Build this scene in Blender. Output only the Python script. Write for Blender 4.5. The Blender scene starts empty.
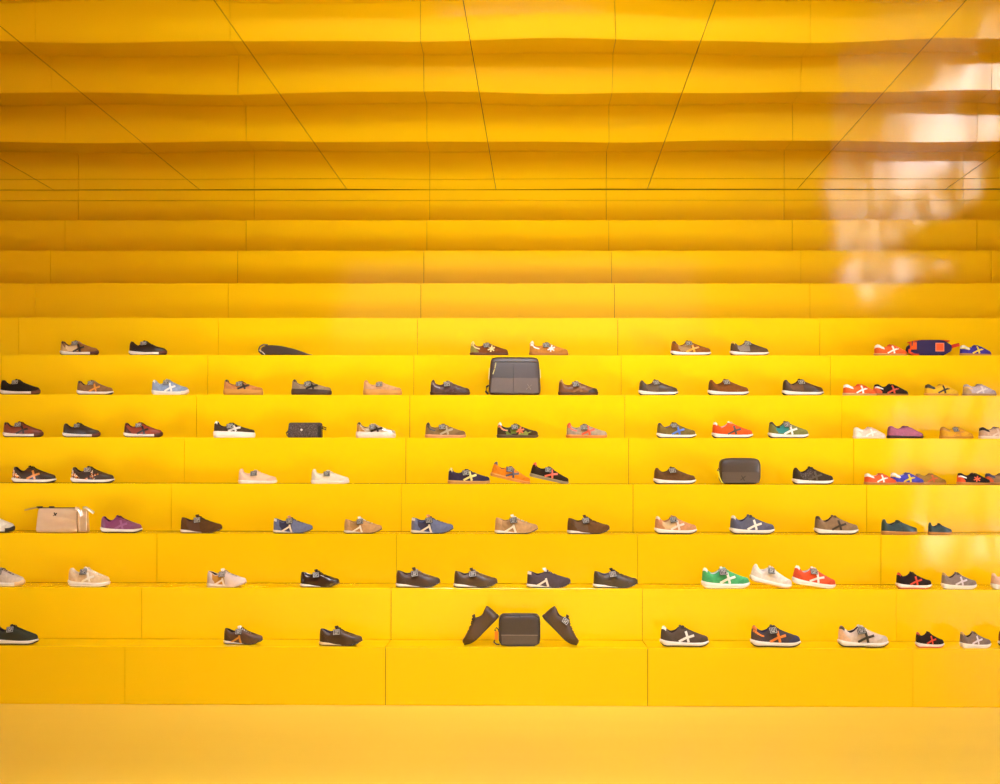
import bpy, math, random
import numpy as np
from mathutils import Vector, Matrix
PI = math.pi
R = math.radians
random.seed(7)
rng = np.random.RandomState(11)
scene = bpy.context.scene
COL = scene.collection

# ------------------------------------------------------------------ camera, sky, lights, exposure
EYE = 1.368
D0 = 7.5
cam_data = bpy.data.cameras.new('camera')
cam_data.sensor_width = 36.0
cam_data.lens = 36.0 * 1.2825
cam_data.shift_x = -0.0045
cam_data.shift_y = 0.080
cam_data.clip_end = 200
cam = bpy.data.objects.new('camera', cam_data)
cam.location = (0, -D0, EYE)
cam.rotation_euler = (R(90), -0.0017, 0.011)
COL.objects.link(cam)
scene.camera = cam

world = bpy.data.worlds.new('daylight_sky')
scene.world = world
world.use_nodes = True
wn = world.node_tree.nodes
wn['Background'].inputs['Color'].default_value = (0.92, 0.95, 1.0, 1)
wn['Background'].inputs['Strength'].default_value = 11.0

def area_light(name, loc, target, sx, sy, power, color=(1, 1, 1)):
    l = bpy.data.lights.new(name, 'AREA')
    l.shape = 'RECTANGLE'; l.size = sx; l.size_y = sy
    l.energy = power; l.color = color
    o = bpy.data.objects.new(name, l)
    o.location = loc
    d = Vector(target) - Vector(loc)
    o.rotation_euler = d.to_track_quat('-Z', 'Y').to_euler()
    COL.objects.link(o)
    return o
dl = area_light('display_light', (0.0, -5.0, 5.15), (0.0, 2.0, 3.3), 2.2, 0.9, 66, (0.95, 0.97, 1.08))
dl.data.spread = R(88)
sun = bpy.data.lights.new('outdoor_fill_sun', 'SUN')  # added sun lamp that only brightens the ground outside the window
sun.energy = 12; sun.angle = R(1)
sun_o = bpy.data.objects.new('outdoor_fill_sun', sun)
sun_o.rotation_euler = Vector((0.15, 0.6, -0.8)).to_track_quat('-Z', 'Y').to_euler()
COL.objects.link(sun_o)
area_light('front_fill', (0.0, -8.5, 4.4), (0.0, 3.0, 3.2), 6.0, 2.0, 12, (0.95, 0.97, 1.08))  # added soft front fill, no fixture known there
fl = area_light('floor_bounce_fill', (0.0, -5.4, 6.9), (0.0, -5.35, 0.0), 4.0, 2.0, 260, (0.95, 0.97, 1.08))  # added fill: lights the floor so its bounce lifts the upper risers
fl.data.spread = R(54)
st = area_light('tread_fill', (0.0, -2.7, 6.8), (0.0, 0.5, 0.5), 5.0, 0.4, 28, (0.95, 0.97, 1.08))  # added fill from above to brighten the lower treads
st.data.spread = R(58)
for sx in (-1, 1):
    ul = area_light('upper_fill', (sx * 6.0, -1.5, 0.7), (-sx * 1.2, 3.5, 4.0), 1.5, 1.0, 12, (0.95, 0.97, 1.08))  # added low fill out of view, lifts the upper risers
    ul.data.spread = R(44)
for sy, w_, e_ in ((-2.3, 0.5, 1.8), (-3.0, 0.6, 2.2), (-3.85, 0.7, 2.8), (-4.8, 0.7, 3.2)):
    sl = area_light('side_patch_fill', (6.0, sy, 1.4), (0.0, 3.4, 3.7), w_, 1.05, e_, (0.96, 0.97, 1.05))  # added sources out of view, make pale reflected patches at right
    sl.data.spread = R(76)

vs = scene.view_settings
scene.display_settings.display_device = 'sRGB'
vs.view_transform = 'Standard'
vs.look = 'None'
vs.exposure = 0.34
vs.gamma = 1.0
vs.use_curve_mapping = False
try:
    scene.cycles.use_denoising = True
    scene.cycles.max_bounces = 10
    scene.cycles.diffuse_bounces = 5
    scene.cycles.glossy_bounces = 5
    scene.cycles.sample_clamp_indirect = 6.0
    scene.cycles.caustics_reflective = True
except Exception:
    pass

# ------------------------------------------------------------------ measures of the stepped display
PPM = 171.0                       # pixels per metre on the front plane
D = 0.3323                        # tread depth
NSTEP = 12
TOPS = [0.342 + 0.3152 * k for k in range(11)]
TOPS.append(TOPS[10] + 0.236)     # the last, lower step
CEIL = EYE + 2.457
HALF = 6.2

def px2x(px, k, yoff=0.09):
    Y = D0 + k * D + yoff
    t = (px - 504.5) / 1282.5
    return Y * (t * math.cos(0.011) - math.sin(0.011)) / (math.cos(0.011) + t * math.sin(0.011))

# ------------------------------------------------------------------ materials
def lin(h):
    h = h.lstrip('#')
    out = []
    for i in (0, 2, 4):
        c = int(h[i:i + 2], 16) / 255.0
        out.append(c / 12.92 if c <= 0.04045 else ((c + 0.055) / 1.055) ** 2.4)
    return tuple(out) + (1.0,)

MATS = {}
def new_mat(name):
    m = bpy.data.materials.new(name)
    m.use_nodes = True
    return m, m.node_tree.nodes, m.node_tree.links, m.node_tree.nodes['Principled BSDF']

def mat(hexcol, finish='suede'):
    key = (hexcol, finish)
    if key in MATS:
        return MATS[key]
    m, N, L, b = new_mat(finish + '_' + hexcol.lstrip('#'))
    base = lin(hexcol)
    P = dict(suede=(0.92, 0.25, 60, 0.25, 0.15), leather=(0.38, 0.5, 90, 0.10, 0.10), mesh=(0.8, 0.3, 300, 0.25, 0.3),
             rubber=(0.55, 0.4, 40, 0.06, 0.05), metallic=(0.30, 0.5, 50, 0.06, 0.12), fabric=(0.85, 0.3, 220, 0.18, 0.2),
             foil=(0.28, 0.6, 28, 0.05, 0.10), patent=(0.12, 0.6, 60, 0.05, 0.02), canvas=(0.75, 0.3, 260, 0.2, 0.25))[finish]
    b.inputs['Roughness'].default_value = P[0]
    b.inputs['Specular IOR Level'].default_value = P[1]
    if finish == 'foil':
        b.inputs['Metallic'].default_value = 0.5
    if finish == 'metallic':
        b.inputs['Metallic'].default_value = 0.75
    tc = N.new('ShaderNodeTexCoord')
    nz = N.new('ShaderNodeTexNoise'); nz.inputs['Scale'].default_value = P[2]; nz.inputs['Detail'].default_value = 3
    L.new(tc.outputs['Object'], nz.inputs['Vector'])
    mx = N.new('ShaderNodeMix'); mx.data_type = 'RGBA'
    a = P[3]
    mx.inputs['A'].default_value = tuple(c * (1 - a) for c in base[:3]) + (1,)
    mx.inputs['B'].default_value = tuple(min(1, c * (1 + a)) for c in base[:3]) + (1,)
    L.new(nz.outputs['Fac'], mx.inputs['Factor'])
    L.new(mx.outputs['Result'], b.inputs['Base Color'])
    bp = N.new('ShaderNodeBump'); bp.inputs['Strength'].default_value = P[4]; bp.inputs['Distance'].default_value = 0.002
    L.new(nz.outputs['Fac'], bp.inputs['Height'])
    L.new(bp.outputs['Normal'], b.inputs['Normal'])
    MATS[key] = m
    return m

def camo_mat():
    m, N, L, b = new_mat('camouflage_print')
    tc = N.new('ShaderNodeTexCoord')
    nz = N.new('ShaderNodeTexNoise'); nz.inputs['Scale'].default_value = 16; nz.inputs['Detail'].default_value = 1
    L.new(tc.outputs['Object'], nz.inputs['Vector'])
    r = N.new('ShaderNodeValToRGB'); r.color_ramp.interpolation = 'CONSTANT'
    e = r.color_ramp.elements
    e[0].position = 0; e[0].color = lin('#6b7a2a')
    e[1].position = 0.46; e[1].color = lin('#3b2a1c')
    x = e.new(0.60); x.color = lin('#8a9440')
    L.new(nz.outputs['Fac'], r.inputs['Fac']); L.new(r.outputs['Color'], b.inputs['Base Color'])
    b.inputs['Roughness'].default_value = 0.9
    return m
def print_mat(name, cols, scale):
    m, N, L, b = new_mat(name)
    tc = N.new('ShaderNodeTexCoord')
    v = N.new('ShaderNodeTexVoronoi'); v.inputs['Scale'].default_value = scale
    L.new(tc.outputs['Object'], v.inputs['Vector'])
    r = N.new('ShaderNodeValToRGB'); r.color_ramp.interpolation = 'CONSTANT'
    e = r.color_ramp.elements
    e[0].position = 0; e[0].color = lin(cols[0]); e[1].position = 0.3; e[1].color = lin(cols[1])
    for i, c in enumerate(cols[2:]):
        x = e.new(0.5 + 0.2 * i); x.color = lin(c)
    L.new(v.outputs['Color'], r.inputs['Fac']); L.new(r.outputs['Color'], b.inputs['Base Color'])
    b.inputs['Roughness'].default_value = 0.7
    return m
CAMO = camo_mat()
FLORAL = print_mat('floral_print', ['#2a1d18', '#d9822b', '#e6d3b4', '#8a3a22'], 120)
SPECKLE = print_mat('speckled_print', ['#33251f', '#4a3a32', '#3a2c26', '#6c5e56'], 260)
CRACKED = print_mat('crackled_leather', ['#e8d8d0', '#e3cfc8', '#b07a3a', '#f0e4e0'], 90)
SPECIAL = {'camo': CAMO, 'floral': FLORAL, 'speckle': SPECKLE, 'crackle': CRACKED}

def lacquer():
    m, N, L, b = new_mat('yellow_lacquered_panel')
    tc = N.new('ShaderNodeTexCoord')
    nz = N.new('ShaderNodeTexNoise'); nz.inputs['Scale'].default_value = 0.9; nz.inputs['Detail'].default_value = 2
    L.new(tc.outputs['Object'], nz.inputs['Vector'])
    mx = N.new('ShaderNodeMix'); mx.data_type = 'RGBA'
    mx.inputs['A'].default_value = (0.93, 0.595, 0.003, 1)
    mx.inputs['B'].default_value = (0.95, 0.625, 0.004, 1)
    L.new(nz.outputs['Fac'], mx.inputs['Factor']); L.new(mx.outputs['Result'], b.inputs['Base Color'])
    b.inputs['Roughness'].default_value = 0.08
    b.inputs['Specular IOR Level'].default_value = 0.5
    n2 = N.new('ShaderNodeTexNoise'); n2.inputs['Scale'].default_value = 1.6; n2.inputs['Detail'].default_value = 1
    L.new(tc.outputs['Object'], n2.inputs['Vector'])
    bp = N.new('ShaderNodeBump'); bp.inputs['Strength'].default_value = 0.25; bp.inputs['Distance'].default_value = 0.02
    L.new(n2.outputs['Fac'], bp.inputs['Height']); L.new(bp.outputs['Normal'], b.inputs['Normal'])
    return m
M_PANEL = lacquer()
def floor_material():
    m, N, L, b = new_mat('yellow_resin_floor')
    tc = N.new('ShaderNodeTexCoord')
    mp = N.new('ShaderNodeMapping'); mp.inputs['Scale'].default_value = (0.25, 2.2, 1)
    L.new(tc.outputs['Object'], mp.inputs['Vector'])
    nz = N.new('ShaderNodeTexNoise'); nz.inputs['Scale'].default_value = 1.2; nz.inputs['Detail'].default_value = 3
    L.new(mp.outputs['Vector'], nz.inputs['Vector'])
    mx = N.new('ShaderNodeMix'); mx.data_type = 'RGBA'
    mx.inputs['A'].default_value = (0.86, 0.60, 0.075, 1)
    mx.inputs['B'].default_value = (0.92, 0.66, 0.095, 1)
    L.new(nz.outputs['Fac'], mx.inputs['Factor']); L.new(mx.outputs['Result'], b.inputs['Base Color'])
    b.inputs['Roughness'].default_value = 0.34
    b.inputs['Specular IOR Level'].default_value = 0.5
    return m
M_FLOOR = floor_material()
def mirror_material():
    m, N, L, b = new_mat('mirror_gloss_ceiling')
    b.inputs['Base Color'].default_value = (0.985, 0.97, 0.93, 1)
    b.inputs['Metallic'].default_value = 1.0
    b.inputs['Roughness'].default_value = 0.025
    tc = N.new('ShaderNodeTexCoord')
    nz = N.new('ShaderNodeTexNoise'); nz.inputs['Scale'].default_value = 60
    L.new(tc.outputs['Object'], nz.inputs['Vector'])
    mr = N.new('ShaderNodeMapRange'); mr.inputs['To Min'].default_value = 0.015; mr.inputs['To Max'].default_value = 0.035
    L.new(nz.outputs['Fac'], mr.inputs['Value']); L.new(mr.outputs['Result'], b.inputs['Roughness'])
    return m
M_MIRROR = mirror_material()
M_GAP = mat('#3a2400', 'rubber')
M_WALL = mat('#b89858', 'rubber')
M_DARKFRAME = mat('#2a2622', 'rubber')

# ------------------------------------------------------------------ mesh helpers
class MB:
    def __init__(s): s.v = []; s.f = []
    def add(s, verts, faces):
        n = len(s.v)
        s.v.extend([tuple(map(float, p)) for p in verts]); s.f.extend([tuple(i + n for i in f) for f in faces])
        return s
    def box(s, a, b):
        (x0, y0, z0), (x1, y1, z1) = a, b
        return s.add([(x0, y0, z0), (x1, y0, z0), (x1, y1, z0), (x0, y1, z0), (x0, y0, z1), (x1, y0, z1), (x1, y1, z1), (x0, y1, z1)],
              [(0, 3, 2, 1), (4, 5, 6, 7), (0, 1, 5, 4), (1, 2, 6, 5), (2, 3, 7, 6), (3, 0, 4, 7)])
    def grid(s, P, closed_u=False, flip=False):
        nu, nv = len(P), len(P[0])
        V = [p for row in P for p in row]; F = []
        for i in range(nu if closed_u else nu - 1):
            for j in range(nv - 1):
                a = i * nv + j; b = ((i + 1) % nu) * nv + j
                F.append((a, a + 1, b + 1, b) if flip else (a, b, b + 1, a + 1))
        return s.add(V, F)
    def tube(s, pts, ra, rb=None, n=8, up=(0, 0, 1), caps=True):
        """Sweep an ellipse: ra across, rb along the up side."""
        rb = rb or ra
        pts = [np.array(p, float) for p in pts]; rings = []
        for i, p in enumerate(pts):
            t = pts[min(i + 1, len(pts) - 1)] - pts[max(i - 1, 0)]
            t /= np.linalg.norm(t) + 1e-12
            side = np.cross(t, np.array(up, float))
            if np.linalg.norm(side) < 1e-4: side = np.cross(t, np.array((0, 1.0, 0.1)))
            side /= np.linalg.norm(side)
            u2 = np.cross(side, t)
            A = ra[i] if hasattr(ra, '__len__') else ra
            B = rb[i] if hasattr(rb, '__len__') else rb
            rings.append([p + side * A * math.cos(2 * PI * q / n) + u2 * B * math.sin(2 * PI * q / n) for q in range(n)])
        base = len(s.v)
        s.v.extend([tuple(map(float, q)) for r in rings for q in r])
        for i in range(len(rings) - 1):
            for q in range(n):
                s.f.append((base + i * n + q, base + i * n + (q + 1) % n, base + (i + 1) * n + (q + 1) % n, base + (i + 1) * n + q))
        if caps:
            s.f.append(tuple(base + q for q in range(n))[::-1])
            s.f.append(tuple(base + (len(rings) - 1) * n + q for q in range(n)))
        return s
    def mesh(s, name, sharp=40, recalc=True):
        me = bpy.data.meshes.new(name)
        me.from_pydata(s.v, [], s.f)
        if recalc:
            import bmesh
            bm = bmesh.new(); bm.from_mesh(me)
            bmesh.ops.recalc_face_normals(bm, faces=bm.faces[:])
            bm.to_mesh(me); bm.free()
        for p in me.polygons: p.use_smooth = True
        me.set_sharp_from_angle(angle=R(sharp))
        me.update()
        return me

def link(name, me, material, parent=None):
    o = bpy.data.objects.new(name, me)
    COL.objects.link(o)
    if parent is not None: o.parent = parent
    if not me.materials: me.materials.append(material)
    if me.materials[0] != material:
        o.material_slots[0].link = 'OBJECT'
        o.material_slots[0].material = material
    return o
def tag(o, label, cat=None, group=None, kind=None):
    o['label'] = label
    if cat: o['category'] = cat
    if group: o['group'] = group
    if kind: o['kind'] = kind
    return o
def empty(name, loc=(0, 0, 0)):
    o = bpy.data.objects.new(name, None); o.empty_display_size = 0.1
    o.location = loc; COL.objects.link(o); return o

def curve(pts):
    """Monotone-ish smooth interpolation through (s, value) points."""
    xs = np.array([p[0] for p in pts], float); ys = np.array([p[1] for p in pts], float)
    d = np.diff(ys) / np.diff(xs)
    m = np.zeros(len(xs)); m[0] = d[0]; m[-1] = d[-1]
    for i in range(1, len(xs) - 1):
        m[i] = 0 if d[i - 1] * d[i] <= 0 else 2 * d[i - 1] * d[i] / (d[i - 1] + d[i])
    def f(s):
        s = min(max(s, xs[0]), xs[-1])
        i = min(int(np.searchsorted(xs, s, side='right')) - 1, len(xs) - 2)
        h = xs[i + 1] - xs[i]; t = (s - xs[i]) / h
        return ((2 * t**3 - 3 * t**2 + 1) * ys[i] + (t**3 - 2 * t**2 + t) * h * m[i] + (-2 * t**3 + 3 * t**2) * ys[i + 1] + (t**3 - t**2) * h * m[i + 1])
    return f

# ------------------------------------------------------------------ the setting: floor, steps, ceiling, walls, windows
def bevelled_panel(mb, x0, x1, y0, y1, z0, z1, tilt=0.0, b=0.0015):
    """A solid riser and tread block with an eased front top edge."""
    prof = [(y1, z0), (y0, z0), (y0 + tilt, z1 - b), (y0 + tilt + b * 0.3, z1 - b * 0.3), (y0 + tilt + b, z1), (y1, z1)]
    n = len(prof)
    V = [(x0, p[0], p[1]) for p in prof] + [(x1, p[0], p[1]) for p in prof]
    F = [tuple(range(n))[::-1], tuple(range(n, 2 * n))]
    for i in range(n):
        j = (i + 1) % n
        F.append((i, j, n + j, n + i))
    mb.add(V, F)

def structure(name, mb, material, label=None, sharp=40):
    o = link(name, mb.mesh(name, sharp), material)
    o['kind'] = 'structure'
    if label: o['label'] = label
    return o

floor = MB(); floor.box((-HALF, -10.5, -0.12), (HALF, 0.1, 0.0))
structure('floor', floor, M_FLOOR, 'pale yellow glossy floor in front of the stepped display')

seams = [-5.385, -3.847, -2.308, -0.778, 0.757, 2.300, 3.848, 5.390]
ORD = ['lowest', 'second', 'third', 'fourth', 'fifth', 'sixth', 'seventh', 'eighth', 'ninth', 'tenth', 'eleventh', 'topmost']
for k in range(NSTEP):
    mb = MB()
    z0 = 0.0 if k == 0 else TOPS[k - 1]
    z1 = TOPS[k]; y0 = k * D; y1 = (k + 1) * D + 0.03 if k < NSTEP - 1 else y0 + 0.16
    xs = [-HALF] + [s for s in seams if -HALF < s < HALF] + [HALF]
    for i in range(len(xs) - 1):
        gl = 0.0011 if (i * 7 + k * 3) % 4 else 0.0022
        a = xs[i] + (0 if i == 0 else gl); c = xs[i + 1] - (0 if i == len(xs) - 2 else gl)
        bevelled_panel(mb, a, c, y0 + rng.uniform(0, 0.0012), y1, z0 + 0.0016, z1, rng.uniform(-0.0015, 0.0015))
    o = structure('display_step', mb, M_PANEL, ORD[k] + ' yellow lacquered step of the stepped display, counted up from the floor', 3)
    o['group'] = 'yellow display steps'
    # dark backing seen in the joints
    core = MB(); core.box((-HALF + 0.002, y0 + 0.012, z0 + 0.001 if k == 0 else z0 - 0.011), (HALF - 0.002, y1 - 0.004, z1 - 0.012))
    c = link('joint_backing', core.mesh('joint_backing'), M_GAP, o)

back = MB()
for i in range(len(xs) - 1):
    back.box((xs[i] + (0.0012 if i else 0), 11 * D + 0.0015, TOPS[11] + 0.0032), (xs[i + 1] - 0.0012, 11 * D + 0.12, CEIL - 0.0045))
back.box((-HALF, 11 * D + 0.121, TOPS[10] - 0.2), (HALF, 11 * D + 0.16, CEIL + 0.004))
bk = structure('wall_back', back, M_PANEL, 'narrow recessed yellow strip between topmost step and ceiling')
bb = MB(); bb.box((-HALF + .002, 11 * D + 0.03, TOPS[11] - 0.004), (HALF - .002, 11 * D + 0.118, CEIL + 0.02)); link('joint_backing', bb.mesh('joint_backing'), M_GAP, bk)

# mirror ceiling in long panels, a little wavy
ceil = MB()
FAR = 11 * D + 0.16; NEAR = -1.0
def wave(x, y):
    return 0.0012 * math.sin(1.9 * x + 1.3 * y + 0.6) + 0.0007 * math.sin(3.1 * x - 2.0 * y + 1.0) + 0.0003 * math.sin(5.7 * x + 2.6 * y)
cx = [-6.62, -5.35, -4.06, -2.78, -1.495, -0.197, 1.116, 2.416, 3.697, 4.98, 6.3]
SH = 0.0207
for i in range(len(cx) - 1):
    nx, ny = 14, 46
    P = []
    gap = 0.0019
    tz = rng.uniform(-0.0012, 0.0012)
    for a in range(nx + 1):
        row = []
        for c in range(ny + 1):
            y = NEAR + (FAR - NEAR) * c / ny
            x = cx[i] + gap + (cx[i + 1] - cx[i] - 2 * gap) * a / nx + SH * (y - FAR)
            x = max(-HALF, min(HALF, x))
            row.append((x, y, CEIL + wave(x, y) + tz * (a / nx - 0.5)))
        P.append(row)
    Q = [[(p[0], p[1], CEIL + 0.03) for p in row] for row in P]
    n0 = len(ceil.v)
    ceil.grid(P); ceil.grid(Q, flip=True)
    for edge in ([P[0], Q[0]], [P[-1], Q[-1]], [[r[0] for r in P], [r[0] for r in Q]], [[r[-1] for r in P], [r[-1] for r in Q]]):
        ceil.grid(edge)
me = ceil.mesh('ceiling', 30)
ceiling = link('ceiling', me, M_MIRROR); ceiling['kind'] = 'structure'
ceiling['label'] = 'high gloss mirrored ceiling panels reflecting the yellow steps'
cb = MB(); cb.box((-HALF, NEAR, CEIL + 0.032), (HALF, FAR + 0.1, CEIL + 0.12))
structure('trim_1', cb, M_GAP, 'dark backing above the mirrored ceiling panels')

# fascia and high room ceiling in front of it, side walls, shop front
HI = 7.2; FY = -12.0
fb = MB(); fb.box((-HALF, NEAR - 0.1, CEIL - 0.02), (HALF, NEAR, HI)); structure('wall_fascia', fb, M_WALL)
hb = MB(); hb.box((-HALF - 0.2, FY - 0.2, HI), (HALF + 0.2, NEAR, HI + 0.15)); structure('ceiling_high', hb, M_WALL)
lw = MB(); lw.box((-HALF - 0.15, FY, -0.12), (-HALF, FAR + 0.3, HI)); structure('wall_left', lw, M_WALL)
fw = MB(); fw.box((-HALF - 0.15, FY - 0.15, -0.12), (HALF + 0.15, FY, HI)); structure('wall_front', fw, M_WALL)
fl2 = MB(); fl2.box((-HALF, FY, -0.12), (HALF, -10.5, 0.0)); structure('floor_entrance', fl2, M_FLOOR)
# right wall with two bands of shop window
rw = MB()
W0, W1 = -11.2, -2.3
rw.box((HALF, W1, -0.12), (HALF + 0.15, FAR + 0.3, HI))
rw.box((HALF, FY, -0.12), (HALF + 0.15, W0, HI))
rw.box((HALF, W0, -0.12), (HALF + 0.15, W1, 0.05))
rw.box((HALF, W0, 2.6), (HALF + 0.15, W1, 4.45))
rw.box((HALF, W0, 6.9), (HALF + 0.15, W1, HI))
structure('wall_right', rw, M_WALL)
for wi, (za, zb) in enumerate(((0.05, 2.6), (4.45, 6.9))):
    fr = MB()
    for y in np.linspace(W0, W1, 7):
        fr.box((HALF + 0.02, y - 0.2, za), (HALF + 0.13, y + 0.2, zb))
    for z in (za, zb):
        fr.box((HALF + 0.02, W0, z - 0.05), (HALF + 0.13, W1, z + 0.05))
    for ya in (W0 + 3.0, W0 + 6.2):
        fr.tube([(HALF + 0.07, ya - 1.4, za), (HALF + 0.07, ya + 1.4, zb)], 0.11, 0.05, 6, up=(1, 0, 0))
    structure('window_%d' % (wi + 1), fr, M_DARKFRAME)

pv = MB(); pv.box((HALF + 0.15, -30, -0.2), (13, 30, -0.02)); structure('pavement_reflector', pv, mat('#e4e0da', 'rubber'))  # unseen pale ground, added as bright reflection source beyond the lower window
ob = MB(); ob.box((13, -34, -0.2), (16, 30, 6.0)); structure('outdoor_blocker', ob, mat('#5a5048', 'rubber'))  # unseen dark mass, added to block bright sky from level reflections
# ------------------------------------------------------------------ the shoes
LEN = 0.28
def endcap(s, ah, at):
    w = 1.0
    if s < ah: w *= math.sqrt(max(0, 1 - ((ah - s) / ah) ** 2))
    if s > 1 - at: w *= math.sqrt(max(0, 1 - ((s - 1 + at) / at) ** 2))
    return w
WID = curve([(0, 0.115), (0.15, 0.125), (0.4, 0.125), (0.7, 0.172), (0.85, 0.165), (1, 0.14)])

STYLES = dict(
    runner=dict(top=[(.03, .40), (.075, .415), (.13, .355), (.22, .305), (.32, .335), (.40, .405), (.46, .392), (.6, .315), (.76, .232)],
                th=(.048, .76), zt=[(0, .150), (.1, .128), (.3, .105), (.6, .092), (.85, .096), (1, .118)],
                zb=[(0, .060), (.07, .010), (.14, 0), (.8, 0), (.9, .014), (1, .055)], out=.030, tongue=(.412, .450), p=1.9, q=1.55),
    slim=dict(top=[(.03, .365), (.10, .350), (.25, .300), (.36, .325), (.44, .365), (.6, .295), (.78, .225)],
              th=(.03, .78), zt=[(0, .085), (.2, .070), (.42, .030), (.6, .022), (.8, .045), (1, .135)],
              zb=[(0, .012), (.08, 0), (.68, 0), (.85, .026), (1, .105)], out=.016, tongue=(.43, .445), p=1.7, q=1.45),
    cupsole=dict(top=[(.04, .37), (.08, .40), (.13, .315), (.25, .275), (.36, .305), (.42, .335), (.6, .27), (.76, .205)],
                 th=(.04, .76), zt=[(0, .165), (.5, .150), (1, .125)], zb=[(0, .004), (.05, 0), (.92, 0), (1, .010)], out=.012, tongue=(.40, .37), p=2.3, q=1.6),
    kids=dict(top=[(.03, .315), (.08, .345), (.18, .318), (.33, .275), (.45, .325), (.55, .325), (.7, .235), (.80, .165)],
              th=(.03, .80), zt=[(0, .088), (.5, .072), (.85, .062), (1, .070)], zb=[(0, .008), (.05, 0), (.88, 0), (1, .016)], out=.030, tongue=(.46, .365), p=1.9, q=1.5),
    flat=dict(top=[(.04, .35), (.08, .385), (.13, .285), (.25, .255), (.36, .29), (.45, .32), (.6, .26), (.78, .185)],
              th=(.04, .78), zt=[(0, .092), (.5, .075), (.85, .070), (1, .085)], zb=[(0, .008), (.05, 0), (.85, 0), (1, .022)], out=.030, tongue=(.43, .36), p=2.0, q=1.55),
)

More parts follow.
